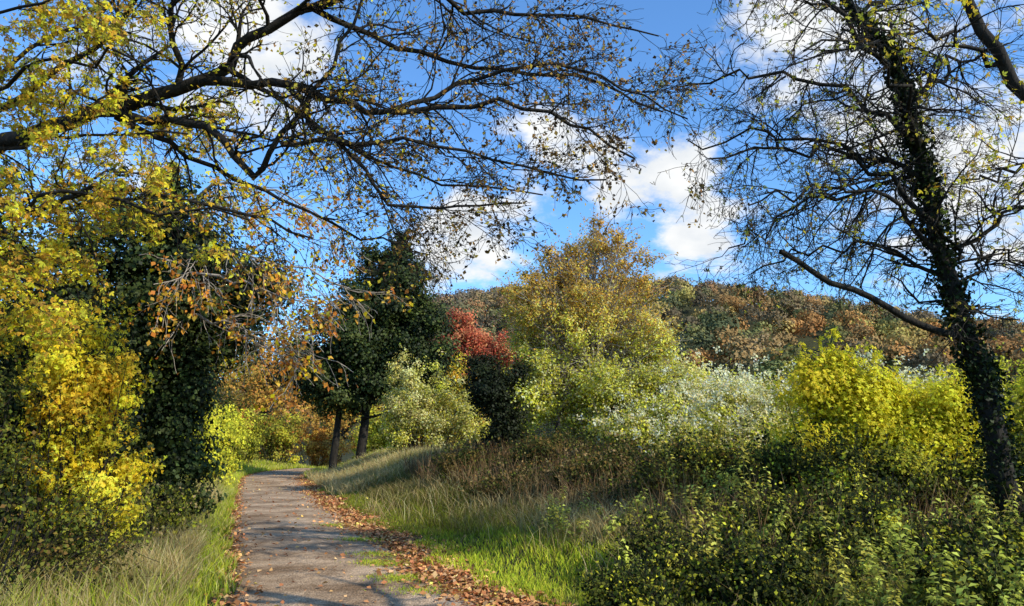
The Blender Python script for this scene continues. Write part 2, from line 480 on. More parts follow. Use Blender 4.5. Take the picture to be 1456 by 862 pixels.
od = nrm(rng.normal(size=(n, pc, 3))); od[..., 2] = np.where(od[..., 2] < -.3, -od[..., 2], od[..., 2])
P = np.take_along_axis(ctr, pid[..., None].repeat(3, -1), 1) + od * R_[:, None, None] * U(.26, .50, (n, pc, 1))
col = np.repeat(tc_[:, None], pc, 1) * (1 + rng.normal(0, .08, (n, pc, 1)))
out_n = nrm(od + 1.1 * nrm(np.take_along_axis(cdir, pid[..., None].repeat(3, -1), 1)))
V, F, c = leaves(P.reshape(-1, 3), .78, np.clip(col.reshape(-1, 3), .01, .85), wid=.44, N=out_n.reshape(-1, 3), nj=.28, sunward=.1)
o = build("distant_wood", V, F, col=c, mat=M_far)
o["kind"] = "stuff"; o["label"] = "autumn woodland in brown, orange and green covering a far hillside"; o["category"] = "woodland"

# ------------------------------------------------------------------ right ivy-clad tree
def gp(x, y): return (x, y, float(hgt(x, y)))
b = gp(5.8, 9)
e = thing("ivy_clad_tree", b, "leaning ivy-covered tree with fine bare twigs and few yellow leaves", "tree")
trk = limb([(5.85, 9, b[2] - .3), (5.7, 9, .9), (5.58, 9, 2.2), (5.44, 9, 2.9), (5.2, 9, 4.28), (5.06, 9, 5.4), (4.9, 9, 6.5), (4.33, 9, 7.4), (3.9, 9, 9)], .155, .04, 26, .02)
big = [limb([(5.45, 9, 2.85), (4.9, 8.9, 3.0), (4.35, 8.8, 3.25), (3.7, 8.7, 3.55), (3.13, 8.6, 3.84)], .048, .03, 12, .015)]
limbs = [limb(p, r, .010, 14, .06) for p, r in (
    ([(5.2, 9, 4.3), (4.3, 8.8, 4.9), (3.4, 8.6, 5.1), (2.3, 8.4, 4.9)], .04),
    ([(5.15, 9, 4.8), (4.4, 9.2, 5.3), (3.4, 9.3, 5.6), (2.3, 9.3, 5.5)], .036),
    ([(5.06, 9, 5.38), (4.2, 9, 6.0), (3.2, 9, 6.3), (2.1, 9, 6.1)], .04),
    ([(4.9, 9, 6.3), (3.9, 8.6, 7.1), (2.9, 8.4, 7.5), (2.0, 8.3, 7.4)], .04),
    ([(5.0, 9, 5.9), (5.8, 9.3, 6.5), (6.8, 9.5, 7.0)], .04),
    ([(5.3, 9, 3.8), (6.1, 9, 4.4), (7.0, 9, 4.6)], .035),
    ([(5.3, 9, 3.6), (4.6, 9.3, 4.1), (3.9, 9.5, 4.1), (3.1, 9.6, 3.8)], .03),
    ([(5.2, 9, 4.0), (4.4, 8.6, 4.5), (3.5, 8.4, 4.6), (2.7, 8.3, 4.3)], .032),
    ([(5.2, 9, 4.4), (5.5, 9.6, 5.2), (6.0, 10.2, 5.9)], .035),
    ([(4.6, 9, 7.0), (5.2, 9.2, 7.9), (5.7, 9.4, 8.6)], .04),
    ([(5.1, 9, 5.0), (4.5, 9.6, 4.9), (3.7, 10, 4.7), (3.0, 10.2, 4.3)], .03),
    ([(5.4, 9, 3.3), (5.9, 9.4, 3.9), (6.5, 9.6, 4.0), (7.0, 9.6, 3.6)], .026),
    ([(5.1, 9, 5.2), (4.6, 8.2, 5.6), (4.0, 7.6, 5.8), (3.0, 7.2, 5.6)], .035))]
LP, LR = cat_branches(limbs, 12)
s1 = grow(LP, LR, 18, 1.25, 7, (.5, 1.15), .26, -.08, .6, .08)
s1b = grow(trk[0][:, 9:], trk[1][:, 9:], 38, 1.3, 7, (.9, 1.6), .26, .0, .2, 0)
s2 = grow(np.vstack([s1[0], s1b[0]]), np.vstack([s1[1], s1b[1]]), 8, .62, 6, (.4, 1.1), .28, -.2, .7, .1, rmin=.003)
s3 = grow(s2[0], s2[1], 3, .26, 4, (.4, 1.), .28, -.1, .6, .2, rmin=.0026)
add_branches(e, b, "trunk", [(*trk, 12)] + [(*l, 8) for l in big] + [(*l, 6) for l in limbs], M_bark)
add_branches(e, b, "twigs", [(*s1, 4), (*s1b, 4), (*s2, 3), (*s3, 3)], M_bark)
P = on_twigs(s3[0], 5200, .02)
add_leaves(e, b, "leaves", P, .044, pal([(.65, .55, .06), (.22, .14, .04), (.7, .55, .05), (.42, .44, .06), (.08, .05, .02), (.10, .07, .03)], len(P)), kind='palm', droop=.8)
tt = U(0, 1, 9500) ** .9 * .86
kk = tt * 25; i = kk.astype(int); f = (kk - i)[:, None]
pc_ = trk[0][0][i] * (1 - f) + trk[0][0][i + 1] * f
a = U(0, 6.283, len(tt)); rr = (trk[1][0][i] + np.abs(rng.normal(0, .045 + .035 * np.sin(kk * 2.1) ** 2, len(tt))))
P = pc_ + np.stack([np.cos(a) * rr, np.sin(a) * rr, rng.normal(0, .04, len(tt))], -1)
add_leaves(e, b, "ivy", P, .05, pal(DGR[:3], len(P)), M_dark, wid=.45, droop=.5)

b = gp(7.3, 8.2)
e = thing("bare_tree", b, "bare dark limb of an ash leaning over the hedge", "tree")
trk = limb([(7.3, 8.2, b[2] - .3), (7.1, 8.1, 2.5), (6.4, 8, 4.7), (5.8, 8, 5.5), (5.2, 8, 6.75), (4.7, 7.9, 8.2)], .13, .045, 20)
lm = [limb(p, .035, .01, 12, .05) for p in (
    [(5.6, 8, 5.9), (4.8, 7.8, 6.1), (3.9, 7.6, 6.1)], [(6.2, 8, 5.0), (5.6, 8.0, 4.6), (5.0, 8, 4.5)],
    [(6.8, 8, 3.8), (7.6, 8.3, 4.6), (8.2, 8.3, 5.2)], [(6.0, 8, 5.2), (6.6, 8.2, 6.2), (7.0, 8.2, 7.0)], [(5.2, 8, 6.7), (4.2, 7.6, 7.0), (3.2, 7.3, 6.9)])]
LP, LR = cat_branches(lm, 12)
s1 = grow(LP, LR, 12, 1.1, 7, (.5, 1.15), .24, 0, .5, .1)
s2 = grow(s1[0], s1[1], 8, .5, 6, (.4, 1.1), .25, -.1, .6, .15, rmin=.0026)
add_branches(e, b, "trunk", [(*trk, 10)] + [(*l, 6) for l in lm], M_bark)
add_branches(e, b, "twigs", [(*s1, 4), (*s2, 3)], M_bark)
P = on_twigs(s2[0], 1500, .02)
add_leaves(e, b, "leaves", P, .05, pal(YEL, len(P)), kind='palm', droop=.8)

# roadside tree beside the viewer, whose trunk and limbs shade the lane
b = gp(5.8, 2.9)
e = thing("bare_tree", b, "bare roadside tree shading the lane", "tree")
trk = limb([(5.8, 2.9, b[2] - .3), (5.8, 2.9, 3), (5.7, 3.0, 6), (5.6, 3.1, 9)], .22, .08, 12)
lm = [limb(p, .09, .03, 10, .05) for p in ([(5.8, 2.9, 3.6), (6.4, 2.2, 4.8), (7.2, 1.4, 6.2)], [(5.7, 3, 5.2), (6.6, 3.4, 6.4), (7.6, 3.6, 7.4)], [(5.7, 3, 6.2), (6.0, 2.0, 7.4), (6.4, 1.2, 8.6)])]
LP, LR = cat_branches(lm, 10)
s1 = grow(LP, LR, 7, 1.3, 6, (.5, 1.1), .2, 0, .5, .1)
add_branches(e, b, "trunk", [(*trk, 10)] + [(*l, 6) for l in lm], M_bark)
add_branches(e, b, "twigs", [(*s1, 4)], M_bark)

# ------------------------------------------------------------------ left overhanging oak
b = gp(-6.7, 8.6)
e = thing("overhanging_oak_tree", b, "oak reaching long dark crooked limbs over the lane", "tree")
trk = limb([(-6.8, 8.6, b[2] - .3), (-6.7, 8.6, 2), (-6.5, 8.5, 3.6), (-6.4, 8.5, 5.0), (-6.6, 8.5, 6.5), (-6.5, 8.6, 8.5)], .24, .10, 18)
A = limb([(-6.5, 8.5, 4.9), (-5.7, 8.3, 5.15), (-4.8, 8, 5.25), (-3.87, 7.8, 5.42), (-3.18, 7.6, 5.58), (-2.82, 7.4, 5.85), (-2.1, 7.2, 6.12), (-1.2, 7, 6.25), (-.2, 6.9, 6.65), (.8, 6.8, 6.9)], .11, .018, 26)
B = limb([(-3.4, 7.65, 5.5), (-2.42, 7.4, 5.33), (-1.8, 7.3, 5.12), (-1.2, 7.2, 4.93), (-.2, 7, 4.92), (.5, 7, 4.75), (1.2, 7, 4.35)], .055, .010, 20)
C = limb([(-4.6, 7.9, 5.25), (-3.8, 7.7, 5.1), (-3.1, 7.4, 4.8), (-2.6, 7.2, 4.3), (-2.25, 7, 4.54), (-2.0, 7, 4.98), (-1.6, 6.8, 5.5), (-1.4, 6.8, 6.2)], .055, .012, 20)
Dd = limb([(-2.35, 7.4, 5.3), (-2.0, 7.1, 4.8), (-1.4, 7, 4.25), (-1.15, 7, 3.86), (-.5, 7, 3.85), (.1, 7, 3.9)], .03, .008, 16)
E = limb([(-6.3, 8.4, 4.0), (-5.0, 8, 4.2), (-4.4, 7.4, 4.15), (-3.6, 7, 4.0), (-2.55, 7, 3.8), (-1.9, 7, 3.55)], .04, .01, 16)
Fl = limb([(-6.4, 8.5, 5.4), (-4.8, 8, 6.0), (-3.9, 7.2, 6.3), (-3.2, 6.6, 6.6), (-2.0, 6.2, 6.6), (-.8, 6, 6.3), (.2, 6, 6.0)], .04, .012, 18)
G = limb([(-2.1, 7.2, 6.1), (-1.3, 7.6, 5.9), (-.3, 7.9, 5.75), (.8, 8, 5.7), (1.7, 8, 5.3)], .036, .01, 16)
H = limb([(-1.2, 7.2, 4.95), (-.5, 7.3, 5.3), (.3, 7.3, 5.5), (1.1, 7.3, 5.3), (1.8, 7.3, 4.9)], .03, .008, 14)
I_ = limb([(-3.1, 7.5, 5.6), (-2.6, 8.2, 5.5), (-1.8, 8.8, 5.1), (-.8, 9.2, 4.9), (.4, 9.4, 4.8)], .036, .01, 16)
J = limb([(-2.25, 7, 4.5), (-1.7, 7, 4.55), (-.9, 7, 4.5), (0, 7, 4.3), (.9, 6.9, 4.1)], .028, .008, 14)
Kk = limb([(-3.7, 7.8, 5.5), (-3.6, 7.4, 6.1), (-3.1, 7.1, 6.9)], .04, .02, 10)
Ll = limb([(-1.2, 7, 6.25), (-.3, 7.3, 6.1), (.6, 7.5, 6.2), (1.6, 7.6, 6.0)], .032, .008, 12)
Mm = limb([(-4.4, 7.9, 5.2), (-3.6, 8.2, 4.8), (-2.8, 8.5, 4.5), (-1.9, 8.8, 4.1), (-1.0, 9, 3.9)], .036, .008, 14)
allb = [A, B, C, Dd, E, Fl, G, H, I_, J, Kk, Ll, Mm]
LP, LR = cat_branches(allb, 14)
s1 = grow(LP, LR, 17, 1.2, 8, (.4, 1.05), .25, -.05, .5, .1)
s2 = grow(s1[0], s1[1], 8, .62, 6, (.4, 1.0), .27, -.12, .65, .12, rmin=.0028)
s3 = grow(s2[0], s2[1], 3, .26, 4, (.4, 1.0), .27, -.1, .6, .2, rmin=.0024)
add_branches(e, b, "trunk", [(*trk, 12)] + [(*l, 8) for l in allb], M_bark)
add_branches(e, b, "twigs", [(*s1, 4), (*s2, 3), (*s3, 3)], M_bark)
P = on_twigs(s3[0], 13500, .02)
lc = pal([(.38, .21, .06), (.22, .13, .04), (.58, .42, .07), (.08, .05, .02), (.48, .25, .06), (.06, .04, .02)], len(P))
ly = pal(YEL, len(P)); mk_ = (U(0, 1, len(P)) < np.clip((-P[:, 0] - .8) / 3.2, 0, .85))[:, None]
add_leaves(e, b, "leaves", P, .044, np.where(mk_, ly, lc), droop=.6)

# ------------------------------------------------------------------ left field maple
b = gp(-6.6, 7.0)
e = thing("field_maple_tree", b, "field maple hung with bright yellow autumn leaves", "tree")
trk = limb([(-6.7, 7.0, b[2] - .2), (-6.6, 7, 2), (-6.3, 7, 4), (-6.2, 7, 6.5)], .12, .05, 14)
lm = [limb(p, .032, .009, 14, .05) for p in (
    [(-6.3, 7, 3.5), (-5, 6.8, 4.3), (-4, 6.6, 4.5), (-2.9, 6.4, 4.35)],
    [(-6.3, 7, 2.8), (-4.8, 6.6, 3.6), (-3.8, 6.4, 3.8), (-2.3, 6.4, 3.55)],
    [(-6.3, 7, 4), (-5, 7, 5.4), (-4, 7, 6), (-2.9, 7, 6.3)],
    [(-6.3, 7, 4.2), (-5.3, 6.2, 4.8), (-4.4, 5.8, 5.1), (-3.4, 5.6, 5.2)],
    [(-6.3, 7, 3), (-5.6, 8, 4), (-4.8, 9, 4.6), (-3.6, 9.4, 4.4)],
    [(-6.3, 7, 4.4), (-5.2, 6.8, 4.9), (-4.2, 6.5, 5.1), (-3.2, 6.3, 4.9)],
    [(-6.3, 7, 3.2), (-5.4, 7.0, 3.4), (-4.7, 6.8, 3.3), (-4.0, 6.6, 2.9)],
    [(-6.3, 7, 4.6), (-5.4, 7.6, 5.2), (-4.6, 8.2, 5.6), (-3.6, 8.6, 5.5)],
    [(-6.3, 7, 3.6), (-5.6, 8.2, 4.3), (-5.2, 9.2, 5.0), (-4.4, 10, 5.2)],
    [(-6.2, 7, 5.4), (-5.4, 6.4, 6.0), (-4.4, 6.0, 6.3), (-3.2, 5.8, 6.2)])]
LP, LR = cat_branches(lm, 12)
s1 = grow(LP, LR, 15, .95, 7, (.5, 1.2), .24, -.1, .5, .1)
s2 = grow(s1[0], s1[1], 8, .45, 5, (.4, 1.1), .27, -.25, .6, .15, rmin=.0028)
add_branches(e, b, "trunk", [(*trk, 9)] + [(*l, 6) for l in lm], M_bark)
add_branches(e, b, "twigs", [(*s1, 4), (*s2, 3)], M_bark)
sel = rng.permutation(len(s2[0]))[:int(len(s2[0]) * .5)]
P = on_twigs(s2[0][sel], 17500, .045)
kp = (P[:, 0] < -3.2) | (U(0, 1, len(P)) < .55); P = P[kp]
add_leaves(e, b, "crown", P, .045, pal(YEL + [(.60, .32, .04), (.42, .38, .05), (.40, .22, .04)], len(P)), kind='palm', droop=1.)

def shrub(name, label, cat, base, specs, per, lsize, palette, weights=None, mat=None, group=None, colfun=None, twig_len=.5, extra=None, branchmat=None, stem_r=.016, shoots=.2, **k):
    base = np.array(base, float)
    e = thing(name, base, label, cat, group)
    P, cid, C, N = clumps(specs, per)
    kp = P[:, 2] > hgt(P[:, 0], P[:, 1]) + .03
    P, cid, N = P[kp], cid[kp], N[kp]
    col = pal(palette, len(P), weights, cid)
    if colfun is not None: col = colfun(P, col)
    S = C.copy(); S[:, :2] = base[:2] + (C[:, :2] - base[:2]) * .6 + rng.normal(0, .1, (len(C), 2)); S[:, 2] = hgt(S[:, 0], S[:, 1]) - .1
    t = np.linspace(0, 1, 7)[None, :, None]
    M = S * .5 + C * .5 + rng.normal(0, .15, C.shape)
    bP = (1 - t) ** 2 * S[:, None] + 2 * t * (1 - t) * M[:, None] + t * t * (C + (C - S) * .12)[:, None]
    bR = stem_r * (1.15 - t[..., 0]) * np.ones((len(C), 1))
    s = grow(bP, bR, 6, twig_len, 5, (.3, 1.), .2, .1, .5, .3, rmin=.003)
    ns = int(len(P) * shoots)
    Pt = on_twigs(s[0], ns, .03, .5)
    P = np.vstack([P, Pt]); N = np.vstack([N, nrm(rng.normal(size=(ns, 3)) + [0, 0, .5])])
    col = np.vstack([col, pal(palette, ns, weights) if colfun is None else colfun(Pt, None)])
    add_leaves(e, base, "foliage", P, lsize, col, mat, N=N, **k)
    add_branches(e, base, "stems", [(bP, bR, 4), (*s, 3)], branchmat or M_bark)
    if extra:
        nm, n, sz, pl = extra
        m = n // 14 + 1
        tops = C[C[:, 2] > np.quantile(C[:, 2], .3)]
        cl = rng.normal(0, .34, (m, 3)); cl[:, 2] = np.abs(cl[:, 2]) * .8; cl[:, 1] -= .15
        Q = (tops[rng.integers(0, len(tops), m)] + cl)[np.repeat(np.arange(m), 14)[:n]] + rng.normal(0, .04, (n, 3))
        add_leaves(e, base, nm, Q, sz, pal(pl, n), mat)
    return e

def limey(P, c):
    t = sstep((P[:, 2] - .3) / 1.0)[:, None]
    return pal(YGR, len(P)) * .9 * (1 - t) + (pal(YEL, len(P)) if c is None else c) * t
shrub("maple_shrub", "dense shrub of sunlit bright yellow leaves beside the lane", "shrub", gp(-4.9, 8.7),
      [((-4.85, 8.6, 1.6), (.6, .8, 1.1), 26, .24), ((-4.7, 8.4, 2.3), (.55, .6, .7), 18, .21), ((-5.4, 8.6, 2.9), (.5, .5, .5), 9, .2)], 240, .042, YEL + YEL[:2], kind='palm', droop=.6, twig_len=.8, shoots=.5, colfun=limey)
shrub("hedge_shrub", "tangled hedge base with bramble and few leaves", "shrub", gp(-5.2, 6.4),
      [((-5.1, 6.5, .9), (1.1, 1.0, 1.1), 55, .36), ((-4.4, 7.8, .6), (.45, .8, .6), 28, .24), ((-5.7, 7.4, 1.9), (.9, .8, 1.5), 70, .36)], 120, .043, OLV[:3] + BRN[2:3] + DGR[:3] + YGR[3:], droop=.4, twig_len=.9, shoots=.4)
shrub("hedge_shrub", "dark shaded ivy and twigs behind the yellow maple leaves", "shrub", gp(-6.0, 9.8),
      [((-6.0, 9.9, 1.8), (1.0, .6, 1.9), 80, .4)], 150, .06, DGR, droop=.4, twig_len=.8, mat=M_dark)
shrub("hedge_shrub", "low tangle of grass, bramble and dead stems at the lane side", "shrub", gp(-4.9, 10.8),
      [((-5.2, 10.8, .6), (.5, 1.4, .7), 44, .26), ((-6.7, 11.2, 1.6), (.9, 1.2, 1.6), 55, .36)], 130, .048, OLV + YGR[:1] + STR[:1] + DGR[1:2], droop=.4, twig_len=.8, shoots=.4)

b = gp(-6.3, 14)
e = thing("ivy_covered_tree", b, "tree smothered in dark glossy ivy at the hedge line", "tree")
trk = limb([(-6.3, 14, b[2] - .2), (-6.2, 14, 2.5), (-6.3, 14, 5), (-6.6, 14, 7.0)], .2, .1, 14)
P, cid, Cc, Nn = clumps([((-5.95, 13.8, 2.1), (.6, .5, 2.1), 110, .32), ((-6.0, 14, 4.5), (1.9, 1.3, 1.3), 160, .40), ((-7.7, 13.6, 3.3), (1.5, 1.2, 2.7), 110, .5), ((-6.9, 14, 5.9), (1.3, 1.0, .9), 44, .4)], 180)
add_leaves(e, b, "ivy", P, .08, pal(DGR + [(.10, .14, .035)], len(P), None, cid), M_dark, wid=.45, droop=.4, N=Nn)
lm = [limb(p, .045, .01, 14, .06) for p in (
    [(-6.5, 14, 4.6), (-5.8, 13.2, 4.6), (-4.6, 12.5, 4.3), (-3.4, 12, 3.9)],
    [(-6.5, 14, 5.0), (-5.6, 13, 5.0), (-4.2, 12.2, 4.7), (-2.6, 12, 4.1)],
    [(-6.5, 14, 5.8), (-5.4, 13, 6.2), (-4.2, 12.6, 6.0), (-3.0, 12.4, 5.2)],
    [(-6.5, 14, 3.8), (-5.6, 13.2, 3.9), (-4.6, 12.8, 3.6), (-3.4, 12.5, 3.1)])]
LP, LR = cat_branches(lm, 12)
s1 = grow(LP, LR, 20, 1.5, 9, (.4, .9), .16, -.35, .45, .2, rmin=.007)
s2 = grow(s1[0], s1[1], 6, .7, 6, (.3, .8), .18, -.25, .6, .1, rmin=.005)
add_branches(e, b, "trunk", [(*trk, 9)], M_bark)
add_branches(e, b, "branches", [(*l, 5) for l in lm] + [(*s1, 4), (*s2, 3)], M_pale)
sel = rng.permutation(len(s2[0]))[:240]
P = on_twigs(s2[0][sel], 2000, .07)
add_leaves(e, b, "leaves", P, .09, pal(ORG + YEL[:1], len(P)), droop=.8)

# ------------------------------------------------------------------ left hedge line going away
HP = [(-9.2, 17.5, 1.0, 1.8, DGR + OLV[:3]), (-11.2, 21.5, 1.0, 1.6, OLV), (-11.9, 29.5, 1.5, 1.75, YGR[:3] + YGR), (-13.7, 34, 1.7, 1.8, YGR[:3] + YGR), (-17.0, 40, 1.8, 1.9, OLV + YGR), (-18.6, 46, 2, 2.6, OLV + BRN),
      (-19.5, 54, 2.5, 2.0, YGR + OLV), (-18.6, 61, 2.5, 2.4, ORG[2:] + YGR[:2] + OLV), (-17.0, 68, 2.8, 2.8, BRN + ORG[2:]), (-13.5, 77, 2.8, 2.8, YGR + BRN + ORG[:1]), (-9.0, 84, 2.8, 2.6, OLV + BRN), (-9.6, 55, 1.8, 1.8, YGR + PALE[:1]), (-8.6, 62, 2.2, 2.4, ORG[:2] + OLV)]
lbl = ["dark green hedge shrub with ivy by the lane", "olive green hedge shrub beside the lane", "rounded yellow-green shrub catching the sun on the verge",
       "rounded yellow-green shrub catching the sun on the verge", "olive shrub under trees where the lane bends", "brown and olive thicket where the lane bends", "yellow-green shrub closing the bend of the lane",
       "orange and yellow thicket closing the bend of the lane", "rusty orange thicket closing the bend of the lane", "mixed yellow and brown thicket past the bend", "olive thicket past the bend", "low yellow-green shrub on the far verge", "rusty shrub on the far verge"]
for (hx, hy, rx, hz, pl), lb in zip(HP, lbl):
    z0 = float(hgt(hx, hy))
    shrub("hedge_shrub", lb, "shrub", (hx, hy, z0), [((hx, hy, z0 + hz * .9), (rx, 1.9, hz), 75, .5)], 120, .065 + hy * .0016, pl, group="hedge shrubs along the lane", droop=.2)

def bt(label, x, y, h, rad, pl, per=130, ls=.22, mat=None, n=60, low=.3, name="hedgerow_tree", w=None):
    z = float(hgt(x, y)); zc = z + h * (1 + low) / 2
    return clump_tree(name, label, "tree", (x, y, z), (x + .3, y, z + h * .85), .03 * h, [((x, y, zc), (rad, rad, h * (1 - low) / 2), n, rad * .28)], per, ls, pl, w, mat, twig_len=rad * .3)
bt("tall hedgerow tree with brown and orange leaves", -21, 50, 12, 4.8, BRN + OLV[:3], 150, .2, low=.15)
bt("orange-leaved tree over the bend in the lane", -21.5, 66, 13.5, 5, ORG[2:] + BRN, 140, .25, low=.15)
bt("copper-leaved tree past the bend", -18.5, 82, 15, 6, BRN + YEL[2:3] + OLV[:2], 140, .3, low=.1)
bt("olive tree behind the ivy-covered trunk", -13.5, 22, 7.5, 2.8, OLV[:3] + BRN[2:3], 150, .13, low=.1)
bt("yellowing tree behind the hedge", -17.0, 34, 10.5, 3.6, OLV + YEL[2:4], 150, .16, low=.1)
bt("dark tree behind the maple", -11, 13, 7, 3.0, DGR + OLV[:1], 160, .11, low=.1)
bt("dark shaded tree behind the maple leaves", -8.6, 10.5, 6.0, 2.0, DGR + OLV[2:3], 200, .08, low=.05)
bt("yellow and green tree past the lane", -7, 88, 9, 5, YGR + BRN[:2], 120, .28, low=.1)

# ------------------------------------------------------------------ big dark tree
z0 = float(hgt(-8.6, 42))
clump_tree("ivy_laden_tree", "tall dark green ivy-laden tree with twin trunks beside the lane", "tree", (-8.6, 42, z0), (-7, 42, 12.5), .3,
           [((-8.4, 42, 7.2), (3.7, 3.0, 2.8), 110, .85), ((-6.9, 42, 9.8), (2.9, 2.4, 2.9), 100, .75), ((-6.6, 42, 12.2), (1.3, 1.2, 1.5), 30, .5), ((-5.2, 41.5, 6.8), (2.2, 2, 3.5), 56, .75),
            ((-10.8, 41.5, 5.6), (1.6, 1.4, 1.8), 30, .65), ((-8.9, 41.6, 4.6), (2.4, 1.8, 1.2), 46, .7)],
           200, .16, DGR + DGR[:1] + [(.10, .12, .025)], mat=M_dark, trunks=[((-9.7, 42, z0), (-8.6, 42, 9), .24), ((-8.3, 42.2, z0), (-7.2, 42, 12), .3)], wid=.42, twig_len=1.4, shoots=.25)

shrub("clematis_covered_shrub", "shrub draped in pale fluffy wild clematis seed heads", "shrub", gp(-4.4, 36),
      [((-4.8, 36, 3.7), (1.3, 1.6, 2.6), 74, .42), ((-3.0, 35.6, 2.8), (1.9, 1.5, 1.8), 60, .4)], 140, .10, PALE + YGR[:1] + OLV[1:2] + OLV[3:], twig_len=1.0, shoots=.4)
z0 = float(hgt(-3, 60))
clump_tree("red_leaved_tree", "small tree with muted red autumn leaves", "tree", (-3.0, 60, z0), (-2.8, 60, 10), .25,
           [((-3.4, 60, 9.3), (3.4, 2.5, 2.6), 60, .7), ((-1.6, 60, 8.2), (2.8, 2, 2.4), 46, .65), ((-4.6, 59, 10.6), (1.8, 1.5, 1.6), 24, .6)], 130, .19, RED, twig_len=1.5, shoots=.5)
bt("small yellow-orange tree in front of the red one", -3.0, 50, 7.0, 2.5, YEL[:4] + ORG[:1] + OLV, 150, .16, n=45, low=.1)
bt("slender brown tree behind the thorn", 3.5, 62, 10, 3.5, BRN + OLV, 120, .25, n=40)

# ------------------------------------------------------------------ central thorn tree
cval = U(.55, 1.3, 2000)
def cf(P, c, cid):
    t = sstep((P[:, 2] - 4.3 + rng.normal(0, .8, len(P))) / 2.0)[:, None]
    lo = pal([(.88, .78, .07), (.76, .70, .06), (.88, .82, .14), (.88, .82, .34), (.36, .38, .05)], len(P)); hi = pal([(.82, .42, .06), (.86, .48, .07), (.40, .21, .05), (.66, .40, .08), (.86, .58, .10), (.46, .36, .08)], len(P))
    k = 1. if cid is None else cval[cid % 2000][:, None]
    return np.clip((lo * (1 - t) + hi * t) * k, .01, .88)
gz = float(hgt(2.4, 24))
clump_tree("hawthorn_tree", "broad hawthorn with brown top and yellow-green lower leaves", "tree", (2.4, 24, gz), (2.6, 24, 7.2), .16,
           [((2.2, 24, 5.2), (2.1, 2.0, 1.9), 76, .36), ((1.4, 24, 7.2), (1.0, 1.2, .9), 26, .26), ((2.9, 24, 7.9), (1.3, 1.2, .9), 32, .25), ((4.0, 24, 6.7), (1.0, 1.2, 1.2), 24, .26), ((3.3, 23.2, 2.9), (2.6, 1.8, 1.4), 110, .4), ((.4, 23.6, 5.8), (1.1, 1.3, 1.5), 30, .3),
            ((5.2, 22.2, 2.5), (2.2, 1.2, 1.2), 74, .36), ((.6, 23.4, 3.4), (1.0, 1.2, 1.6), 34, .36), ((4.6, 23.6, 4.5), (1.0, 1.1, 1.3), 30, .32)],
           180, .08, BRN, colfun=cf, trunks=[((2.0, 24, gz), (1.7, 24, 5), .13), ((2.6, 24.1, gz), (2.9, 24, 6.5), .15), ((3.1, 23.8, gz), (3.8, 23.8, 5), .1)], twig_n=9, twig_len=1.3, shoots=.5, tw_rmin=.006, branchmat=M_pale)
clump_tree("ivy_covered_stump", "short leaning trunk smothered in very dark ivy", "tree", gp(-.25, 22.4), (-.4, 22.4, 4.0), .16,
           [((-.6, 22.4, 3.2), (.6, .5, .7), 30, .3), ((-.25, 22.3, 2.1), (.5, .45, 1.2), 44, .28), ((-.85, 22.6, 3.9), (.35, .4, .5), 9, .22), ((.1, 22.6, 3.5), (.35, .4, .7), 10, .22), ((-.0, 22.2, 1.3), (.45, .4, .5), 18, .26)], 180, .085, [(.010, .015, .004), (.02, .026, .007)], mat=M_dark, twig_len=.8, twig_n=10, shoots=.35)

# ------------------------------------------------------------------ right hedge run
def hedge(label, x, y, rx, ry, zt, pl, per=150, ls=.065, extra=None, n=80, kind='oval', cr=.4, **k):
    g0 = float(hgt(x, y)); hz = (zt - g0) / 2
    sp = [((x, y, g0 + hz * .85), (rx, ry, hz), n, cr)]
    for _ in range(3):
        sp.append(((x + U(-.8, .8) * rx, y + U(-.4, .4) * ry, g0 + hz * U(1.2, 1.6)), (rx * .3, ry * .3, hz * .4), n // 9, cr * .6))
    return shrub("hedge_shrub", label, "shrub", (x, y, g0), sp, per, ls, pl, group="shrubs in the field hedge", extra=extra, kind=kind, droop=.2, **k)
SEED = [(.90, .80, .44), (.90, .78, .40), (.90, .86, .62)]
LC = "hedge shrub veiled with white clematis seed heads"
hedge(LC, 5.2, 20.5, 1.8, 1.5, 3.7, YGR[:3] + PALE, extra=("seed_heads", 3400, .065, SEED), twig_len=.5)
hedge(LC, 6.2, 17.5, 1.8, 1.3, 3.35, PALE + YGR[:2] + OLV[:1], extra=("seed_heads", 5500, .065, SEED), twig_len=.5)
hedge(LC, 8.4, 17, 1.8, 1.3, 3.45, PALE + YGR[:2] + OLV[:1], extra=("seed_heads", 4500, .065, SEED), twig_len=.5)
hedge("dense yellow-green hedge shrub", 10.5, 16.5, 1.8, 1.3, 3.6, YGR)
hedge("dense yellow-green hedge shrub", 11.5, 14.5, 1.8, 1.3, 3.6, YGR)
hedge("olive bramble thicket tufted with clematis seed heads", 4.4, 15.5, 1.6, 1.1, 2.35, OLV[:2] + YGR + PALE[:2], n=80, twig_len=.5, extra=("seed_heads", 2200, .055, SEED))
hedge("olive bramble thicket tufted with clematis seed heads", 3.6, 17.6, 1.6, 1.1, 2.5, YGR + OLV[:2] + PALE[:2], n=80, twig_len=.5, extra=("seed_heads", 2200, .055, SEED))
LM = "sunlit maple shrub with bright yellow-green leaves"
MP = [(.88, .76, .03), (.76, .70, .04), (.90, .80, .05), (.36, .37, .035), (.90, .70, .04)]
hedge(LM, 5.4, 12.8, 1.0, .8, 3.35, MP, 230, .058, kind='palm', twig_len=.6, shoots=.35, n=70)
hedge(LM, 6.8, 12.4, 1.1, .8, 2.85, MP, 220, .058, kind='palm', twig_len=.7, shoots=.35, n=70)
hedge("mixed yellow and olive hedge shrub", 8.0, 12.4, .9, .8, 2.3, MP + OLV, 200, .055, kind='palm', twig_len=.7, shoots=.35, n=50)
hedge("yellow-green shrub behind the leaning trunk", 9.0, 11.8, 1.1, .9, 3.1, MP, 210, .055, kind='palm', twig_len=.7, shoots=.35, n=60)
LB = "shaded bramble thicket with olive leaves"
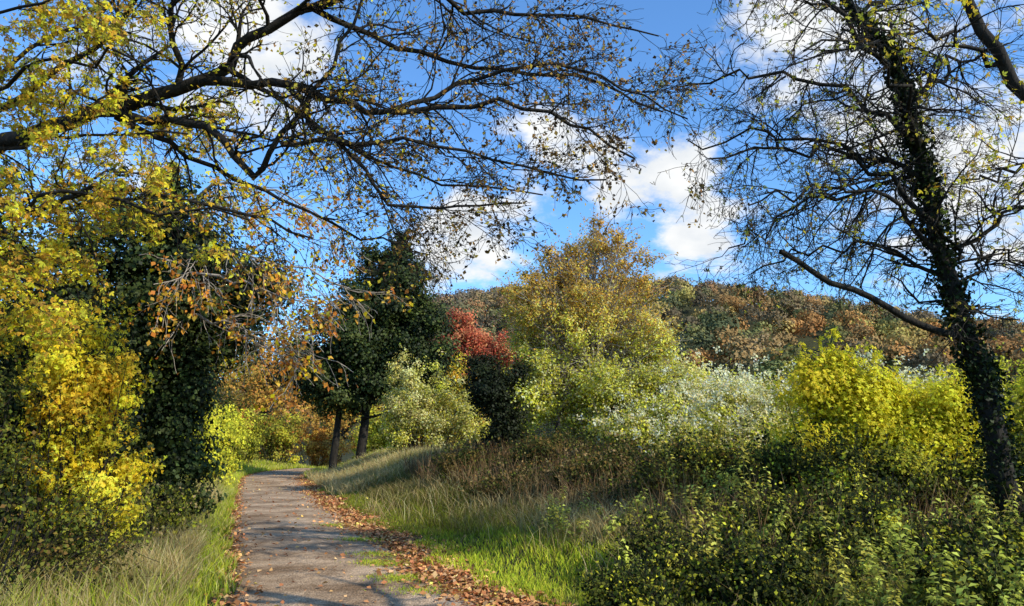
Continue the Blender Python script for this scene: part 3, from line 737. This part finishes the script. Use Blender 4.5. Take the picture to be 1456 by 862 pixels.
BB = OLV[:3] + DGR + YGR[:1]  # dark greens mixed in to paint shade pockets in the thickets
hedge(LB, 4.4, 10.8, 1.3, .8, 1.7, BB, 190, .052, n=60, cr=.28, twig_len=.8, shoots=.35)
hedge(LB, 7.4, 10.4, 1.2, .7, 1.8, BB, 190, .052, n=60, cr=.28, twig_len=.8, shoots=.35)
hedge(LB, 5.9, 10.6, .9, .5, 1.5, BB, 190, .052, n=40, cr=.28, twig_len=.8, shoots=.35)
hedge(LB, 3.0, 12.6, 1.2, .9, 1.6, BB + BRN[2:3], 170, .052, n=55, cr=.26, twig_len=.9, shoots=.35)
hedge(LB, 3.4, 8.8, 1.1, .8, 1.0, BB, 180, .048, n=50, cr=.22, twig_len=.8, shoots=.4)
hedge(LB, 4.9, 7.9, 1.1, .6, .8, BB, 180, .048, n=44, cr=.2, twig_len=.6, shoots=.4)
hedge(LB, 4.1, 6.5, 1.0, .6, .7, BB, 180, .045, n=40, cr=.2, twig_len=.6, shoots=.4)
hedge(LB, 2.3, 7.4, .8, .6, .6, BB, 170, .045, n=36, cr=.2, twig_len=.6, shoots=.4)
hedge(LB, 1.9, 9.3, .6, .6, .6, BB, 160, .045, n=30, cr=.2, twig_len=.6, shoots=.5)
hedge(LB, 1.1, 7.3, .5, .5, .4, BB, 150, .042, n=24, cr=.16, twig_len=.5, shoots=.5)
LW = "low weedy bramble patch on the bank"
DB = OLV[:1] + OLV[2:3] + BRN[2:3] + DGR[1:2]  # bank weed colours, darkened as painted-in shade pockets
hedge(LW, 2.0, 15.0, 1.4, 1.2, 1.5, DB + STR[2:3], 130, .058, n=55, cr=.26, twig_len=1.0, shoots=.4)
hedge(LW, 1.0, 19.0, 1.5, 1.2, 1.8, DB, 130, .07, n=50, cr=.28, twig_len=.9)
hedge(LW, -.9, 20.4, 1.3, 1.0, 1.5, DB, 120, .07, n=40, cr=.26, twig_len=.9)
hedge(LW, 2.3, 17.2, 1.2, 1.0, 1.7, DB, 120, .065, n=36, cr=.26, twig_len=.8)
hedge(LW, 1.9, 12.8, .8, .8, .85, DB + STR[2:3], 120, .05, n=34, cr=.2, twig_len=.8, shoots=.5)
hedge(LW, .2, 16.5, 1.0, .9, 1.0, DB + STR[2:3], 110, .055, n=30, cr=.2, twig_len=.8, shoots=.5)

# ------------------------------------------------------------------ nettles and weeds
protos = []
for v in range(7):
    H = U(.45, .85); K = 9
    P_, R_2 = limb([(0, 0, -.05), (U(-.08, .08), U(-.08, .08), H * .4), (U(-.2, .2), U(-.2, .2), H)], .005, .002, K, .01)
    sdp = grow(P_, R_2, 4, .28, K, (.4, .9), .1, .5, .7, .2)
    AP = np.vstack([P_, sdp[0]]); AR = np.vstack([R_2, sdp[1]])
    V1, F1 = tubes(AP, AR, 4)
    pts, cs = [], []
    for bi in range(len(AP)):
        m = 13 if bi == 0 else 6
        for j in range(m):
            t = .15 + .84 * j / (m - 1); kk = t * (K - 1); i0 = min(int(kk), K - 2)
            c_ = AP[bi, i0] + (AP[bi, i0 + 1] - AP[bi, i0]) * (kk - i0)
            a0 = j * math.pi / 2 + v + U(-.5, .5)
            for da in (0, math.pi):
                if U() < .15: continue
                sz = (.10 if bi == 0 else .065) * (1 - .45 * t) * U(.7, 1.2) + .01
                dr = np.array([math.cos(a0 + da), math.sin(a0 + da), U(-.3, .45)]); dr /= np.linalg.norm(dr)
                sd = np.cross(dr, [0, 0, 1]) + rng.normal(0, .3, 3); sd /= np.linalg.norm(sd)
                p1 = c_ + dr * sz * .2
                pts += [p1, p1 + dr * sz * .45 + sd * sz * .33, p1 + dr * sz - np.array([0, 0, sz * .35]), p1 + dr * sz * .45 - sd * sz * .33]
                cs += [np.array([.56, .60, .10] if v % 3 else [.76, .66, .11]) * U(.4, 1.3) * (.6 + .7 * t)] * 4
    V2 = np.array(pts); F2 = np.arange(len(V2)).reshape(-1, 4) + len(V1)
    me = build("nettle_plant", np.vstack([V1, V2]), np.vstack([F1, F2]), col=np.clip(np.vstack([np.tile([.2, .20, .07], (len(V1), 1)), np.array(cs)]), 0, .85), mat=M_leaf)
    protos.append(me.data); bpy.data.objects.remove(me)
cnt = 0
while cnt < 230:
    y = 5.4 + 7.5 * U() ** 1.1; x = U(.4, 7.0)
    d = x - xc(y)
    if d < 3.4 + .5 * math.sin(y * 2): continue
    if x / y > .78: continue
    if math.sin(x * 2.3 + 1) + math.sin(y * 2.9 + x) < -.2: continue
    o = bpy.data.objects.new("nettle_plant", protos[int(U(0, 7))])
    o.location = gp(x, y); s = U(.6, 1.25); o.scale = (s, s, s * U(.75, 1.15)); o.rotation_euler = (rng.normal(0, .25), rng.normal(0, .25), U(0, 6.28))
    o["label"] = "leafy green nettle stem in the rough verge"; o["category"] = "plant"; o["group"] = "nettles on the verge"
    COL.objects.link(o); cnt += 1

# ------------------------------------------------------------------ light, sky
ld = bpy.data.lights.new("sun", 'SUN'); ld.energy = 5.0; ld.angle = math.radians(.5); ld.color = (1, .95, .80)
lo = bpy.data.objects.new("sun", ld); COL.objects.link(lo)
lo.rotation_euler = Vector(tuple(-SUN)).to_track_quat('-Z', 'Y').to_euler()

w = bpy.data.worlds.new("World"); sc.world = w; w.use_nodes = True
nt = w.node_tree; nt.nodes.clear(); L = nt.links.new; N = nt.nodes.new
out = N("ShaderNodeOutputWorld"); bg = N("ShaderNodeBackground"); bg.inputs["Strength"].default_value = .11
sky = N("ShaderNodeTexSky"); sky.sky_type = 'NISHITA'; sky.sun_disc = False; sky.sun_elevation = EL; sky.sun_rotation = AZ
sky.air_density = 1.0; sky.dust_density = .3; sky.ozone_density = 2.5
tc = N("ShaderNodeTexCoord")
def math_(op, a, b=None, clamp=False):
    m = N("ShaderNodeMath"); m.operation = op; m.use_clamp = clamp
    for i, v_ in enumerate((a, b)):
        if v_ is None: continue
        if isinstance(v_, (int, float)): m.inputs[i].default_value = v_
        else: L(v_, m.inputs[i])
    return m.outputs[0]
sep = N("ShaderNodeSeparateXYZ"); L(tc.outputs["Generated"], sep.inputs[0])
zz = math_('ADD', math_('MAXIMUM', sep.outputs[2], 0.0), .3)
comb = N("ShaderNodeCombineXYZ"); L(math_('DIVIDE', sep.outputs[0], zz), comb.inputs[0]); L(math_('DIVIDE', sep.outputs[1], zz), comb.inputs[1])
n1 = N("ShaderNodeTexNoise"); n1.inputs["Scale"].default_value = 6.0; n1.inputs["Detail"].default_value = 9; n1.inputs["Roughness"].default_value = .62
L(comb.outputs[0], n1.inputs["Vector"])
cov = None
nd = N("ShaderNodeVectorMath"); nd.operation = 'NORMALIZE'; L(tc.outputs["Generated"], nd.inputs[0])
for s_, e_, r_, amp in ((-.07, .27, .08, .42), (.04, .43, .09, .23), (.15, .42, .07, .24), (.25, .28, .06, .36), (.24, .38, .045, .28), (.40, .63, .17, .28), (.66, .38, .16, .30), (-.36, .64, .14, .24), (.14, .33, .03, .24), (-.6, .5, .2, .12), (-.3, .45, .07, .15),
                          (.0, .56, .12, -.08), (.19, .53, .09, -.2), (-.2, .36, .10, -.12), (.36, .44, .07, -.1)):
    v_ = Vector((s_, 1, e_)).normalized()
    dp = N("ShaderNodeVectorMath"); dp.operation = 'DISTANCE'; L(nd.outputs[0], dp.inputs[0]); dp.inputs[1].default_value = v_
    gsn = math_('MULTIPLY', math_('POWER', 2.718, math_('MULTIPLY', math_('POWER', math_('DIVIDE', dp.outputs["Value"], r_), 2.0), -1.0)), amp)
    cov = gsn if cov is None else math_('ADD', cov, gsn)
val = math_('ADD', n1.outputs["Fac"], cov)
mr = N("ShaderNodeMapRange"); mr.interpolation_type = 'SMOOTHSTEP'; mr.inputs[1].default_value = .62; mr.inputs[2].default_value = .84
L(val, mr.inputs[0])
n2 = N("ShaderNodeTexNoise"); n2.inputs["Scale"].default_value = 7; n2.inputs["Detail"].default_value = 6; L(comb.outputs[0], n2.inputs["Vector"])
cr = N("ShaderNodeValToRGB"); L(n2.outputs["Fac"], cr.inputs[0])
cr.color_ramp.elements[0].position = .3; cr.color_ramp.elements[0].color = (6.8, 7.3, 7.9, 1); cr.color_ramp.elements[1].position = .6; cr.color_ramp.elements[1].color = (9.2, 9.3, 9.3, 1)
tint = N("ShaderNodeMix"); tint.data_type = 'RGBA'; tint.blend_type = 'MULTIPLY'; tint.inputs[0].default_value = 1
tint.inputs[7].default_value = (1.3, 1.95, 2.5, 1); L(sky.outputs[0], tint.inputs[6])
mx = N("ShaderNodeMix"); mx.data_type = 'RGBA'; L(mr.outputs[0], mx.inputs[0]); L(tint.outputs[2], mx.inputs[6]); L(cr.outputs[0], mx.inputs[7])
L(mx.outputs[2], bg.inputs[0]); L(bg.outputs[0], out.inputs[0])

# ------------------------------------------------------------------ camera
cd = bpy.data.cameras.new("camera"); cd.lens = 26.7; cd.sensor_width = 36; cd.clip_end = 4000; cd.clip_start = .05
co = bpy.data.objects.new("camera", cd); COL.objects.link(co)
co.location = (0, 0, 1.6); co.rotation_euler = (math.radians(100.7), 0, 0)
sc.camera = co
sc.view_settings.view_transform = 'Standard'; sc.view_settings.look = 'None'; sc.view_settings.exposure = 0
